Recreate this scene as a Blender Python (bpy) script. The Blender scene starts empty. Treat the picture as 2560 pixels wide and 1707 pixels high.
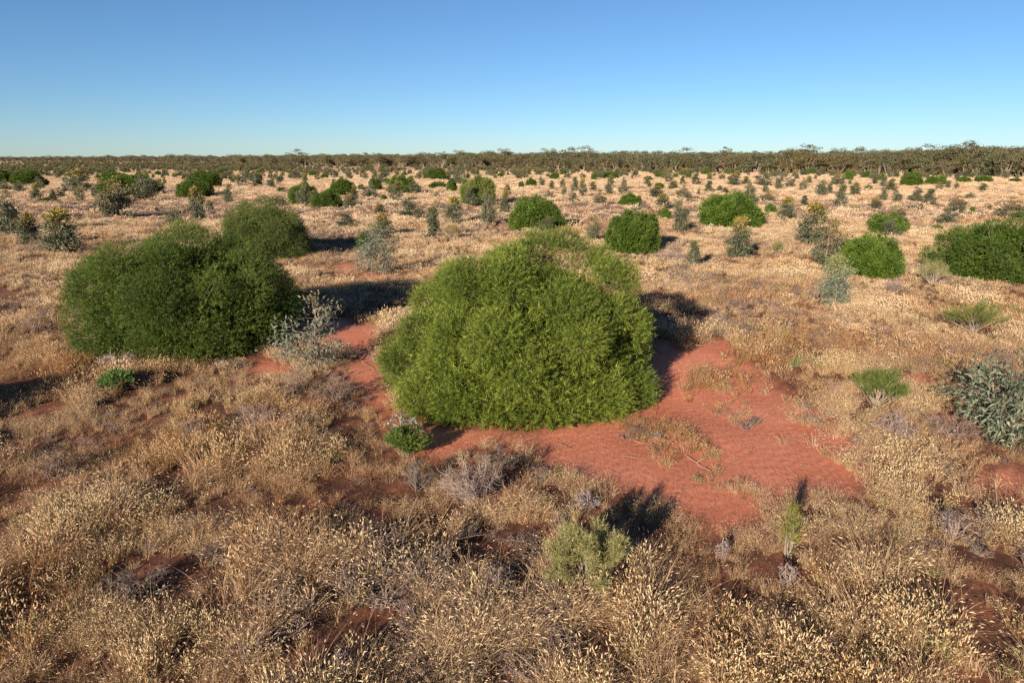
import bpy, math, random
import numpy as np
from mathutils import Vector

# ------------------------------------------------------------------ camera, sky, sun, exposure
S = bpy.context.scene
COL = S.collection
CAM_H = 5.0
PITCH = math.radians(15.0)
FPX = 1707.0                       # focal length in pixels of the 2560 px wide photograph (24 mm equivalent)
SUN_AZ = math.radians(27.0)        # the way shadows run, from +Y towards +X
SUN_EL = math.radians(17.0)

cam_d = bpy.data.cameras.new('camera')
cam_d.sensor_width = 36.0
cam_d.lens = FPX / 2560.0 * 36.0
cam_d.clip_start = 0.05
cam_d.clip_end = 12000.0
cam = bpy.data.objects.new('camera', cam_d)
COL.objects.link(cam)
cam.location = (0, 0, CAM_H)
cam.rotation_euler = (math.radians(90) - PITCH, 0, 0)
S.camera = cam

W = bpy.data.worlds.new('World'); S.world = W; W.use_nodes = True
wn = W.node_tree.nodes; wl = W.node_tree.links
bg = wn['Background']
sky = wn.new('ShaderNodeTexSky'); sky.sky_type = 'NISHITA'; sky.sun_disc = False
sky.sun_elevation = SUN_EL
sky.sun_rotation = SUN_AZ + math.pi
sky.altitude = 2000.0; sky.air_density = 1.0; sky.dust_density = 0.6; sky.ozone_density = 6.0
wb = wn.new('ShaderNodeMix'); wb.data_type = 'RGBA'; wb.blend_type = 'MULTIPLY'; wb.inputs[0].default_value = 1.0
wb.inputs[7].default_value = (1.03, .985, .91, 1)          # camera white balance
wl.new(sky.outputs[0], wb.inputs[6]); wl.new(wb.outputs[2], bg.inputs[0])
bg.inputs[1].default_value = 0.0585

sun_d = bpy.data.lights.new('sun', 'SUN'); sun_d.energy = 5.0; sun_d.angle = math.radians(0.53)
sun_d.color = (1.0, 0.86, 0.69)
sun = bpy.data.objects.new('sun', sun_d); COL.objects.link(sun)
sd = Vector((math.sin(SUN_AZ) * math.cos(SUN_EL), math.cos(SUN_AZ) * math.cos(SUN_EL), -math.sin(SUN_EL)))
sun.rotation_euler = sd.to_track_quat('-Z', 'Y').to_euler()

S.view_settings.view_transform = 'Standard'; S.view_settings.look = 'None'
S.view_settings.exposure = 1.18; S.view_settings.gamma = 1.0
S.cycles.max_bounces = 4; S.cycles.diffuse_bounces = 2; S.cycles.transmission_bounces = 3
S.cycles.transparent_max_bounces = 4; S.cycles.glossy_bounces = 2
S.cycles.use_adaptive_sampling = False; S.cycles.use_denoising = False; S.cycles.sample_clamp_indirect = 4.0

# ------------------------------------------------------------------ pixel -> ground helpers (real places on the ground)
def tan_dep(row):
    return math.tan(PITCH + math.atan((row - 853.5) / FPX))

def ground_y(row):
    return CAM_H / max(tan_dep(row), 1e-4)

def depth_at(y, z=0.0):
    return y * math.cos(PITCH) + (CAM_H - z) * math.sin(PITCH)

def G(px, row):
    y = ground_y(row)
    return (px - 1280.0) / FPX * depth_at(y), y

def spot(x0, x1, top, base, kdepth=0.75):
    """photo box -> ground centre, half width, height"""
    yf = ground_y(base); hw = (x1 - x0) / 2.0; yc = yf
    for _ in range(4):
        r = hw / FPX * depth_at(yc, 0.6); yc = yf + kdepth * r
    x = ((x0 + x1) / 2.0 - 1280.0) / FPX * depth_at(yc, 0.6)
    h = max(CAM_H - yc * tan_dep(top), 0.12)
    return x, yc, r, h

# ------------------------------------------------------------------ noise and terrain
def _hash(ix, iy, seed):
    n = (ix.astype(np.int64) * 374761393 + iy.astype(np.int64) * 668265263 + seed * 982451653) & 0xffffffff
    n = ((n ^ (n >> 13)) * 1274126177) & 0xffffffff
    return ((n ^ (n >> 16)) & 0xffff) / 65535.0

def vnoise(x, y, seed=0):
    x = np.asarray(x, float); y = np.asarray(y, float)
    ix = np.floor(x); iy = np.floor(y); fx = x - ix; fy = y - iy
    fx = fx * fx * (3 - 2 * fx); fy = fy * fy * (3 - 2 * fy)
    a = _hash(ix, iy, seed); b = _hash(ix + 1, iy, seed); c = _hash(ix, iy + 1, seed); d = _hash(ix + 1, iy + 1, seed)
    return (a * (1 - fx) + b * fx) * (1 - fy) + (c * (1 - fx) + d * fx) * fy

def fbm(x, y, seed=0, octv=4):
    s = 0.0; a = 0.5; t = 0.0
    for i in range(octv):
        s = s + a * vnoise(x * 2 ** i, y * 2 ** i, seed + i * 17); t += a; a *= 0.5
    return s / t

def ground_z(x, y):
    x = np.asarray(x, float); y = np.asarray(y, float)
    r = np.hypot(x, y)
    z = 0.26 * (fbm(x / 7.0, y / 7.0, 3, 3) - 0.5) + 0.07 * (fbm(x / 1.3, y / 1.3, 9, 2) - 0.5) * np.clip(1.5 - r / 60, 0, 1)
    z = z + 1.0 * (fbm(x / 90.0, y / 90.0, 21, 2) - 0.5) * np.clip((r - 25) / 120, 0, 1)
    return z

def gz(x, y):
    return float(ground_z(np.array([x]), np.array([y]))[0])

# ------------------------------------------------------------------ mesh helpers
def nrm(a):
    return a / np.maximum(np.linalg.norm(a, axis=-1, keepdims=True), 1e-9)

def rvec(rng, n):
    return nrm(rng.normal(size=(n, 3)))

class MB:
    def __init__(s): s.v = []; s.t = []; s.c = []; s.n = 0
    def add(s, v, t, c):
        v = np.asarray(v, np.float32).reshape(-1, 3); t = np.asarray(t, np.int64).reshape(-1, 3)
        c = np.asarray(c, np.float32)
        if c.ndim == 1: c = np.tile(c, (len(v), 1))
        s.v.append(v); s.t.append(t + s.n); s.c.append(c); s.n += len(v)
    def mesh(s, name, mat, smooth=False):
        v = np.concatenate(s.v); t = np.concatenate(s.t); c = np.concatenate(s.c)
        me = bpy.data.meshes.new(name)
        me.vertices.add(len(v)); me.vertices.foreach_set('co', v.ravel().astype(np.float32))
        me.loops.add(len(t) * 3); me.loops.foreach_set('vertex_index', t.ravel().astype(np.int32))
        me.polygons.add(len(t)); me.polygons.foreach_set('loop_start', np.arange(0, len(t) * 3, 3, dtype=np.int32))
        if smooth: me.polygons.foreach_set('use_smooth', np.ones(len(t), dtype=bool))
        me.update(calc_edges=True)
        a = me.attributes.new('col', 'FLOAT_COLOR', 'POINT')
        rgba = np.ones((len(v), 4), np.float32); rgba[:, :3] = np.clip(c, 0, 1)
        a.data.foreach_set('color', rgba.ravel())
        me.materials.append(mat)
        return me

def needles(mb, P, D, L, Wd, C, rng, tipc=None):
    n = len(P); side = nrm(np.cross(D, rvec(rng, n)))
    L = np.broadcast_to(np.asarray(L, float), (n,))[:, None]; Wd = np.broadcast_to(np.asarray(Wd, float), (n,))[:, None]
    v = np.stack([P - side * Wd * .5, P + side * Wd * .5, P + D * L], 1)
    c = np.repeat(C[:, None, :], 3, 1)
    if tipc is not None: c[:, 2] = tipc
    mb.add(v, np.arange(3 * n).reshape(n, 3), c.reshape(-1, 3))

def diamonds(mb, P, D, L, Wd, C, rng, bend=0.0, side=None):
    n = len(P)
    if side is None: side = nrm(np.cross(D, rvec(rng, n)))
    L = np.broadcast_to(np.asarray(L, float), (n,))[:, None]; Wd = np.broadcast_to(np.asarray(Wd, float), (n,))[:, None]
    mid = P + D * L * .42
    tip = P + D * L; tip[:, 2:] -= bend * L
    v = np.stack([P, mid + side * Wd * .5, tip, mid - side * Wd * .5], 1)
    b = np.arange(n)[:, None] * 4
    t = np.concatenate([b + np.array([[0, 1, 2]]), b + np.array([[0, 2, 3]])])
    mb.add(v, t, np.repeat(C[:, None, :], 4, 1).reshape(-1, 3))

def tube(mb, pts, rad, col, sides=5, close=True):
    pts = np.asarray(pts, float); k = len(pts)
    tg = np.gradient(pts, axis=0); tg = nrm(tg)
    ref = np.array([0.31, 0.17, 0.93]) if abs(tg[0][2]) < .9 else np.array([1.0, .2, 0.1])
    u = nrm(np.cross(tg, ref)); w = np.cross(tg, u)
    a = np.arange(sides) / sides * 2 * math.pi
    v = pts[:, None] + np.asarray(rad, float)[:, None, None] * (np.cos(a)[None, :, None] * u[:, None] + np.sin(a)[None, :, None] * w[:, None])
    f = []
    for i in range(k - 1):
        for j in range(sides):
            p = i * sides + j; q = i * sides + (j + 1) % sides
            f += [(p, q, q + sides), (p, q + sides, p + sides)]
    if close:
        for j in range(1, sides - 1):
            f.append(((k - 1) * sides, (k - 1) * sides + j, (k - 1) * sides + j + 1))
    mb.add(v, f, col)

def curve_pts(a, b, rng, k=5, wob=.1, arch=0.0):
    a = np.asarray(a, float); b = np.asarray(b, float)
    t = np.linspace(0, 1, k)[:, None]; p = a * (1 - t) + b * t
    L = np.linalg.norm(b - a)
    p += np.sin(t * math.pi) * rng.normal(size=3) * wob * L
    p[:, 2:] += np.sin(t * math.pi) * arch * L
    return p

# ------------------------------------------------------------------ materials
def mat_leaf(name, transl=.25, rough=.55, spec=.25, tint=None):
    m = bpy.data.materials.new(name); m.use_nodes = True
    n = m.node_tree.nodes; l = m.node_tree.links; n.clear()
    out = n.new('ShaderNodeOutputMaterial'); at = n.new('ShaderNodeAttribute'); at.attribute_name = 'col'
    col = at.outputs['Color']
    oi = n.new('ShaderNodeObjectInfo')
    hs = n.new('ShaderNodeHueSaturation')
    mr = n.new('ShaderNodeMapRange'); mr.inputs[3].default_value = .88; mr.inputs[4].default_value = 1.12
    l.new(oi.outputs['Random'], mr.inputs[0]); l.new(mr.outputs[0], hs.inputs['Value'])
    l.new(col, hs.inputs['Color']); col = hs.outputs[0]
    if tint:
        ta = n.new('ShaderNodeAttribute'); ta.attribute_type = 'INSTANCER'; ta.attribute_name = 'tint'
        mx = n.new('ShaderNodeMix'); mx.data_type = 'RGBA'; mx.blend_type = 'MULTIPLY'
        l.new(ta.outputs['Fac'], mx.inputs[0]); l.new(col, mx.inputs[6]); mx.inputs[7].default_value = (*tint, 1)
        col = mx.outputs[2]
    bs = n.new('ShaderNodeBsdfPrincipled'); bs.inputs['Roughness'].default_value = rough
    bs.inputs['Specular IOR Level'].default_value = spec
    l.new(col, bs.inputs['Base Color'])
    if transl > 0:
        tr = n.new('ShaderNodeBsdfTranslucent'); l.new(col, tr.inputs[0])
        ms = n.new('ShaderNodeMixShader'); ms.inputs[0].default_value = transl
        l.new(bs.outputs[0], ms.inputs[1]); l.new(tr.outputs[0], ms.inputs[2]); l.new(ms.outputs[0], out.inputs[0])
    else:
        l.new(bs.outputs[0], out.inputs[0])
    return m

M_FEATHER = mat_leaf('feathery_leaf', .28, .5, .25)
M_ROUND = mat_leaf('shrub_leaf', .22, .5, .25)
M_EUC = mat_leaf('eucalyptus_leaf', .15, .5, .2)
M_BARK = mat_leaf('bark', 0, .85, .1)
M_TWIG = mat_leaf('grey_twig', 0, .85, .1)
M_GRASS = mat_leaf('straw', .08, .75, .1, tint=(.60, .40, .28))
M_SPIKE = mat_leaf('flower_spike', .1, .85, .08, tint=(.80, .62, .48))
M_UNDER = mat_leaf('undergrowth', .05, .85, .1, tint=(.8, .72, .7))

def mat_ground():
    m = bpy.data.materials.new('red_sand'); m.use_nodes = True
    n = m.node_tree.nodes; l = m.node_tree.links; bs = n['Principled BSDF']
    bs.inputs['Roughness'].default_value = .95; bs.inputs['Specular IOR Level'].default_value = .08
    ge = n.new('ShaderNodeNewGeometry')
    def noise(scale, det=4, rough=.6):
        t = n.new('ShaderNodeTexNoise'); t.inputs['Scale'].default_value = scale
        t.inputs['Detail'].default_value = det; t.inputs['Roughness'].default_value = rough
        l.new(ge.outputs['Position'], t.inputs['Vector']); return t
    def ramp(fac, stops):
        r = n.new('ShaderNodeValToRGB'); e = r.color_ramp.elements
        while len(e) < len(stops): e.new(.5)
        for i, (p, c) in enumerate(stops): e[i].position = p; e[i].color = (*c, 1)
        l.new(fac, r.inputs[0]); return r
    n1 = noise(.55, 5); n2 = noise(9, 6, .7); n3 = noise(.035, 5)
    sand = ramp(n1.outputs[0], [(.3, (.50, .170, .095)), (.55, (.58, .215, .13)), (.75, (.64, .265, .165))])
    grain = ramp(n2.outputs[0], [(.25, (.80, .76, .74)), (.6, (1.0, 1.0, 1.0)), (.8, (1.08, 1.1, 1.12))])
    mu = n.new('ShaderNodeMix'); mu.data_type = 'RGBA'; mu.blend_type = 'MULTIPLY'; mu.inputs[0].default_value = 1
    l.new(sand.outputs[0], mu.inputs[6]); l.new(grain.outputs[0], mu.inputs[7])
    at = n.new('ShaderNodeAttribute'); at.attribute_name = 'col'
    soil = ramp(noise(1.7, 6, .7).outputs[0], [(.3, (.062, .033, .022)), (.5, (.13, .058, .036)), (.72, (.30, .115, .065))])  # soil and litter, darkened further to stand in for shade in grass gaps
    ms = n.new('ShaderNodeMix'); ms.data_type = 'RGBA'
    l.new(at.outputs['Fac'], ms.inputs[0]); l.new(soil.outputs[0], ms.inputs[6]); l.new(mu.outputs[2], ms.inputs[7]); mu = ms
    # far off the grass cannot be told from the soil: straw litter over the sand
    straw = ramp(n3.outputs[0], [(.3, (.36, .21, .12)), (.5, (.50, .33, .20)), (.7, (.55, .40, .26))])
    ln = n.new('ShaderNodeVectorMath'); ln.operation = 'LENGTH'; l.new(ge.outputs['Position'], ln.inputs[0])
    mr = n.new('ShaderNodeMapRange'); mr.inputs[1].default_value = 20; mr.inputs[2].default_value = 160
    mr.inputs[3].default_value = 0.0; mr.inputs[4].default_value = .95
    l.new(ln.outputs['Value'], mr.inputs[0])
    mx = n.new('ShaderNodeMix'); mx.data_type = 'RGBA'
    l.new(mr.outputs[0], mx.inputs[0]); l.new(mu.outputs[2], mx.inputs[6]); l.new(straw.outputs[0], mx.inputs[7])
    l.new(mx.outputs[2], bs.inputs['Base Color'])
    # wind ripples and grain
    mp = n.new('ShaderNodeMapping'); mp.inputs['Rotation'].default_value = (0, 0, math.radians(62)); mp.inputs['Scale'].default_value = (1, .35, 1)
    l.new(ge.outputs['Position'], mp.inputs[0])
    wv = n.new('ShaderNodeTexWave'); wv.inputs['Scale'].default_value = 3.2; wv.inputs['Distortion'].default_value = 7
    wv.inputs['Detail'].default_value = 3; wv.inputs['Detail Scale'].default_value = 1.6
    l.new(mp.outputs[0], wv.inputs[0])
    b1 = n.new('ShaderNodeBump'); b1.inputs['Strength'].default_value = .35; b1.inputs['Distance'].default_value = .02
    l.new(wv.outputs[1], b1.inputs['Height'])
    n4 = noise(26, 5, .7)
    b2 = n.new('ShaderNodeBump'); b2.inputs['Strength'].default_value = .5; b2.inputs['Distance'].default_value = .02
    l.new(n4.outputs[0], b2.inputs['Height']); l.new(b1.outputs[0], b2.inputs['Normal'])
    l.new(b2.outputs[0], bs.inputs['Normal'])
    return m

# ---- where grass grows: everywhere but on the open sand
def poly_px(pts): return np.array([G(*p) for p in pts])
SAND = [poly_px(p) for p in (
    [(745, 790), (880, 790), (950, 815), (960, 960), (1010, 1010), (1150, 1050), (1275, 1055), (1240, 1085), (1185, 1118), (1090, 1140), (1020, 1090), (945, 1010), (880, 935), (870, 905), (915, 885), (880, 860), (800, 840)],
    [(1525, 1000), (1600, 925), (1680, 905), (1715, 985), (1850, 1050), (2000, 1130), (2180, 1198), (2150, 1216), (2000, 1206), (1880, 1195), (1810, 1185), (1790, 1120), (1715, 1060), (1600, 1035)],
    [(1250, 1075), (1450, 1040), (1540, 1010), (1560, 1080), (1650, 1150), (1720, 1190), (1800, 1215), (1865, 1240), (1875, 1290), (1840, 1312), (1740, 1292), (1660, 1243), (1600, 1195), (1480, 1182), (1400, 1155), (1330, 1120)],
    [(1650, 885), (1790, 840), (1830, 870), (1760, 900), (1700, 950)],
    [(1500, 1000), (1660, 840), (1700, 900), (1640, 960)],
    [(2240, 930), (2320, 930), (2325, 958), (2255, 960)], [(2300, 1010), (2420, 1030), (2440, 1062), (2330, 1050)],
    [(2420, 1150), (2540, 1160), (2545, 1210), (2470, 1195)], [(2410, 1215), (2560, 1225), (2560, 1260), (2450, 1250)],
    [(1590, 1375), (1640, 1385), (1700, 1450), (1680, 1475), (1610, 1425)], [(640, 890), (760, 905), (740, 935), (650, 925)],
    [(845, 655), (895, 650), (900, 672), (850, 678)], [(910, 672), (980, 668), (985, 690), (915, 695)], [(2060, 1640), (2150, 1660), (2160, 1707), (2090, 1707)],
    [(1590, 560), (1625, 545), (1660, 575), (1605, 580)], [(880, 1240), (960, 1235), (950, 1265), (890, 1270)], [(1230, 1190), (1290, 1210), (1285, 1250), (1240, 1240)],
    [(590, 1120), (700, 1110), (690, 1150), (610, 1160)])]

# open apron where only thin grass stands on the sand
APRON = poly_px([(1250, 1075), (1450, 1050), (1530, 990), (1660, 890), (1760, 860), (1830, 890), (1940, 960), (2060, 1040), (2200, 1130), (2190, 1215), (1960, 1230), (1880, 1310), (1740, 1300), (1600, 1205), (1400, 1165)])

def in_poly(x, y, poly):
    c = np.zeros(len(x), bool); j = len(poly) - 1
    for i in range(len(poly)):
        xi, yi = poly[i]; xj, yj = poly[j]
        hit = ((yi > y) != (yj > y)) & (x < (xj - xi) * (y - yi) / (yj - yi + 1e-12) + xi)
        c ^= hit; j = i
    return c

def apron_mask(x, y):
    return in_poly(x + 1.1 * (fbm(x * .9, y * .9, 53, 3) - .5), y + .25 + 1.3 * (fbm(x * .9, y * .9, 63, 3) - .5), APRON)

def sand_mask(x, y):
    wx = x + .55 * (fbm(x * 1.1, y * 1.1, 51, 3) - .5); wy = y + .35 + .8 * (fbm(x * 1.1, y * 1.1, 61, 3) - .5)
    m = np.zeros(len(x), bool)
    for p in SAND: m |= in_poly(wx, wy, p)
    return m
# ------------------------------------------------------------------ ground sheet
def build_ground():
    nr, na = 290, 400
    rad = np.concatenate([[0.0], np.geomspace(0.6, 6000, nr)])
    # finer wedge in front of the camera, coarser behind
    a1 = np.linspace(math.radians(-50), math.radians(50), 290, endpoint=False)
    a2 = np.linspace(math.radians(50), math.radians(310), na - 290, endpoint=False)
    ang = np.concatenate([a1, a2]); A = len(ang)
    R, T = np.meshgrid(rad[1:], ang, indexing='ij')
    x = R * np.sin(T); y = R * np.cos(T); z = ground_z(x, y)
    v = np.concatenate([[[0, 0, gz(0, 0)]], np.stack([x, y, z], -1).reshape(-1, 3)])
    i = np.arange(nr - 1)[:, None] * A + 1; j = np.arange(A)[None, :]; jn = (j + 1) % A
    q = np.stack([i + j, i + jn, i + A + jn, i + A + j], -1).reshape(-1, 4)
    t = np.concatenate([q[:, [0, 2, 1]], q[:, [0, 3, 2]], np.stack([np.zeros(A, int), np.arange(A) + 1, (np.arange(A) + 1) % A + 1], -1)[:, [0, 2, 1]]])
    # clean blown sand against littered soil, darkened to stand in for shade between plants
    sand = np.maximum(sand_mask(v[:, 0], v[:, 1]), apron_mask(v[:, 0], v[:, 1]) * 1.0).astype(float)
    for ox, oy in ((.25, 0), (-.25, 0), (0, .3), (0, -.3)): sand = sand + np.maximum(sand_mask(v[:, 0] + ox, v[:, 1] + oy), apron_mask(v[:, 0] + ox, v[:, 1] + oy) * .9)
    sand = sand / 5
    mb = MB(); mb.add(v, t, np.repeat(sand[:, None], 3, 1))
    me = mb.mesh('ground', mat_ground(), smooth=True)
    o = bpy.data.objects.new('ground', me); COL.objects.link(o); o['kind'] = 'structure'
    return o
build_ground()

# ------------------------------------------------------------------ things
KEEP = []                            # (x, y, rx) where grass does not grow

def thing(name, label, cat, loc, rz=0.0, sc=(1, 1, 1), group=None):
    o = bpy.data.objects.new(name, None); COL.objects.link(o)
    o.empty_display_size = .2
    o.location = loc; o.rotation_euler = (0, 0, rz); o.scale = sc
    o['label'] = label; o['category'] = cat
    if group: o['group'] = group
    return o

def part(name, me, parent, stuff=False):
    o = bpy.data.objects.new(name, me); COL.objects.link(o); o.parent = parent
    if stuff: o['kind'] = 'stuff'
    return o

def lerp(a, b, t):
    t = np.asarray(t)[..., None]; return np.asarray(a) * (1 - t) + np.asarray(b) * t

# --- feathery / round dome shrubs
def dome_lobes(rng, rx, ry, h, n, size, p=2.55, relief=.06):
    """overlapping foliage masses set into a full, steep-sided dome"""
    k = np.arange(n) + .5
    zz = 1 - k / n * 1.12; ph = k * 2.39996 + rng.uniform(0, 6.28)
    rr = np.sqrt(np.clip(1 - zz ** 2, 0, 1))
    d = np.stack([rr * np.cos(ph), rr * np.sin(ph), zz], -1) + rng.normal(size=(n, 3)) * .10
    rho = np.hypot(d[:, 0], d[:, 1])
    g = sum(np.cos(d @ (rvec(rng, 1)[0] * rng.uniform(4, 9)) + rng.uniform(0, 6.28)) for _ in range(6)) / 1.7   # broad masses and hollows
    hollow = np.where((g < -.6) & (zz > .0) & (zz < .72), np.clip(1.0 + .25 * (g + .6), .80, 1), 1.0)
    f = 1 / np.maximum((rho ** p + np.abs(d[:, 2]) ** p) ** (1 / p), .05)
    f = f * (.88 + .12 * np.clip(d[:, 2] / .25, 0, 1))                 # tucked in at the foot
    sc = np.array([rx, ry, h])
    lr = size * rng.uniform(.62, 1.3, n)
    c = d * f[:, None] * sc * (1.0 - relief * .6 + relief * np.clip(g, -1.5, 1.0)[:, None]) * rng.uniform(.895, 1.05, (n, 1)) * hollow[:, None]
    c = c - nrm(d / sc) * lr[:, None] * .85
    c[:, 2] = np.maximum(c[:, 2], lr * .55)
    return c, lr, nrm(d / sc)

def dome_shrub(seed, rx, ry, h, nlobe, lobe, nsprig, nneed, ls, ln, lw, dark, light, tipc, core=.5, spread=.8, upw=.2, lobe_var=.35, twigs=2, relief=.06):
    rng = np.random.default_rng(seed)
    c, lr, od = dome_lobes(rng, rx, ry, h, nlobe, lobe, relief=relief)
    nlobe = len(c); pr = lr ** 2 / (lr ** 2).sum()
    li = rng.choice(nlobe, nsprig * 2, p=pr)
    d = nrm(rvec(rng, nsprig * 2) + od[li] * .55)
    O = c[li] + d * (lr[li] * rng.uniform(.12, 1.0, nsprig * 2) ** .5)[:, None] * (1 - .5 * ls / lobe)
    # drop sprigs buried inside another lobe
    dist = np.full(len(O), 9.0)
    for i in range(nlobe):
        dd = np.linalg.norm(O - c[i], axis=1) / lr[i]; dd[li == i] = 9
        dist = np.minimum(dist, dd)
    ok = (dist > .8) & (O[:, 2] > .03)
    O = O[ok][:nsprig]; d = d[ok][:nsprig]; li = li[ok][:nsprig]
    # some sprigs through the inside
    m = int(nsprig * core)
    p = rvec(rng, m); p[:, 2] = abs(p[:, 2]); p = p / ((np.hypot(p[:, 0], p[:, 1]) ** 2.9 + p[:, 2] ** 2.9) ** (1 / 2.9))[:, None]
    p = p * (rng.uniform(.4, 1, (m, 1)) ** .5) * np.array([rx, ry, h]) * .76
    O = np.concatenate([O, p]); d = np.concatenate([d, nrm(p + 1e-3)]); li = np.concatenate([li, rng.integers(0, nlobe, m)])
    n = len(O)
    D = nrm(d + np.array([0, 0, upw]) + rng.normal(size=(n, 3)) * .38)
    Ls = ls * rng.uniform(.5, 1.3, n)
    lt = rng.uniform(0, 1, nlobe)
    tone = np.clip(lobe_var * lt[li] + .45 * rng.uniform(0, 1, n) + .1, 0, 1)
    t = rng.uniform(.05, 1, (n, nneed))
    P = O[:, None] + D[:, None] * (Ls[:, None] * t)[..., None]
    per = rvec(rng, n * nneed).reshape(n, nneed, 3)
    per = nrm(per - (per * D[:, None]).sum(-1, keepdims=True) * D[:, None])
    an = rng.uniform(.25, spread, (n, nneed))[..., None]
    Dn = nrm(D[:, None] * np.cos(an) + per * np.sin(an) + np.array([0, 0, .05]))
    u = np.clip(tone[:, None] + .35 * (t - .5) + rng.normal(size=t.shape) * .1, 0, 1)
    C = lerp(dark, light, u.ravel())
    ti = np.clip((t.ravel() - .45) * 2.0, 0, 1) * rng.uniform(0, 1, C.shape[0]) * np.repeat(np.clip(.25 + 1.1 * lt[li], 0, 1), nneed)
    C = lerp(C, np.tile(tipc, (len(C), 1)), ti)
    P = P.reshape(-1, 3); Dn = Dn.reshape(-1, 3)
    P[:, 2] = np.maximum(P[:, 2], .01)
    mb = MB()
    big = np.repeat(np.where(np.arange(n) >= n - m, 1.9, 1.0), nneed)          # old broad sprays inside
    needles(mb, P, Dn, ln * big * rng.uniform(.6, 1.3, len(P)), lw * big * rng.uniform(.7, 1.25, len(P)), C, rng)
    # stems: from the root crown into each lobe, with side twigs
    tb = MB(); bark = np.array([.15, .115, .09])
    for i in range(nlobe):
        b = np.array([rng.normal() * .08 * rx, rng.normal() * .08 * ry, -.05])
        p = curve_pts(b, c[i] * .92, rng, 6, .06, .04)
        r0 = .013 * (rx + h) * .5 * rng.uniform(.6, 1.1)
        tube(tb, p, np.linspace(r0, r0 * .3, 6), bark * rng.uniform(.8, 1.3), 5)
        for _ in range(twigs):
            e = c[i] + nrm(od[i] + rng.normal(size=3) * .8) * lr[i] * rng.uniform(.4, .85)
            e[2] = max(e[2], .03)
            q = curve_pts(p[rng.integers(3, 6)], e, rng, 4, .08)
            tube(tb, q, np.linspace(r0 * .35, r0 * .1, 4), bark * rng.uniform(.9, 2.0), 4)
    return tb, mb

def place_shrub(name, label, x, y, seed, rx, ry, h, group=None, rz=0, mat=None, **k):
    t = thing(name, label, 'shrub', (x, y, gz(x, y) - .03), rz, (1, 1, 1), group)
    tb, mb = dome_shrub(seed, rx, ry, h, **k)
    part('trunk', tb.mesh('trunk', M_BARK), t)
    part('foliage', mb.mesh('foliage', mat or M_FEATHER), t, True)
    KEEP.append((x, y, max(rx, ry) * .86))
    return t

F_DARK = (.042, .072, .013); F_LIGHT = (.158, .224, .032); F_TIP = (.37, .385, .062)
FE = dict(ls=.19, ln=.064, lw=.0078, nneed=16, spread=1.2, upw=.2, twigs=3, relief=.035)
x, y, r, h = spot(938, 1668, 570, 1082)
place_shrub('feathery_shrub', 'huge bright green feathery dome shrub on bare red sand in the centre', x, y, 11, r * .99, r * .93, h * .99,
            nlobe=56, lobe=.20 * r, nsprig=31000, dark=F_DARK, light=F_LIGHT, tipc=F_TIP, **FE)
x, y, r, h = spot(168, 775, 552, 925)
place_shrub('feathery_shrub', 'huge dark green feathery shrub left of the central dome, uneven top', x, y, 23, r * .97, r * .88, h * .99,
            nlobe=42, lobe=.225 * r, nsprig=23500, dark=(.028, .054, .011), light=(.098, .150, .024), tipc=(.22, .255, .045), **FE)
x, y, r, h = spot(535, 798, 492, 655)
place_shrub('feathery_shrub', 'olive green feathery shrub directly behind the huge dark left shrub', x, y, 37, r * .97, r * .88, h * .99,
            nlobe=32, lobe=.25 * r, nsprig=14000, dark=(.05, .072, .022), light=(.125, .165, .038), tipc=(.22, .25, .06), **FE)

R_DARK = (.030, .058, .010); R_LIGHT = (.092, .155, .020); R_TIP = (.16, .215, .032)
RD = dict(ls=.13, ln=.07, lw=.014, nneed=10, twigs=1, spread=.8, upw=.35, dark=R_DARK, light=R_LIGHT, tipc=R_TIP, mat=M_ROUND)
x, y, r, h = spot(2333, 2740, 536, 717)
place_shrub('round_shrub', 'large dense dark green dome shrub cut off by the right edge', x, y, 51, r * 1.0, r * .92, h * 1.0,
            nlobe=110, lobe=.14 * r, nsprig=15000, **RD)

# shared meshes for the other dense green domes (unit half width, unit height, then scaled)
ROUND = []
for k, (nl, lb, ns) in enumerate([(60, .20, 6500), (40, .27, 6000), (80, .165, 6500), (30, .30, 5500)]):
    tb, mb = dome_shrub(100 + k, .95, .95, .96, nl, lb, ns, 9, .06, .042, .012, R_DARK, R_LIGHT, R_TIP, upw=.3, twigs=0)
    ROUND.append((tb.mesh('trunk', M_BARK), mb.mesh('foliage', M_ROUND)))
OLIVE = []
for k in range(2):
    tb, mb = dome_shrub(140 + k, .92, .92, .93, 34, .26, 5200, 9, .13, .06, .011, (.05, .075, .02), (.16, .20, .045), (.25, .26, .07), upw=.8)
    OLIVE.append((tb.mesh('trunk', M_BARK), mb.mesh('foliage', M_FEATHER)))
_rnd = random.Random(4)

def shrub_from(meshes, name, label, box, var=None, group=None, keep=True):
    x, y, r, h = spot(*box)
    tr, fo = meshes[_rnd.randrange(len(meshes)) if var is None else var]
    t = thing(name, label, 'shrub', (x, y, gz(x, y) - .03), _rnd.uniform(0, 6.28), (r, r * .92, h), group)
    part('trunk', tr, t); part('foliage', fo, t, True)
    if keep: KEEP.append((x, y, r * .85))
    return t

def place_word(px):
    return ['at the far left', 'left of centre', 'near the centre line', 'right of centre', 'at the far right'][min(4, max(0, int(px / 512)))]

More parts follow.
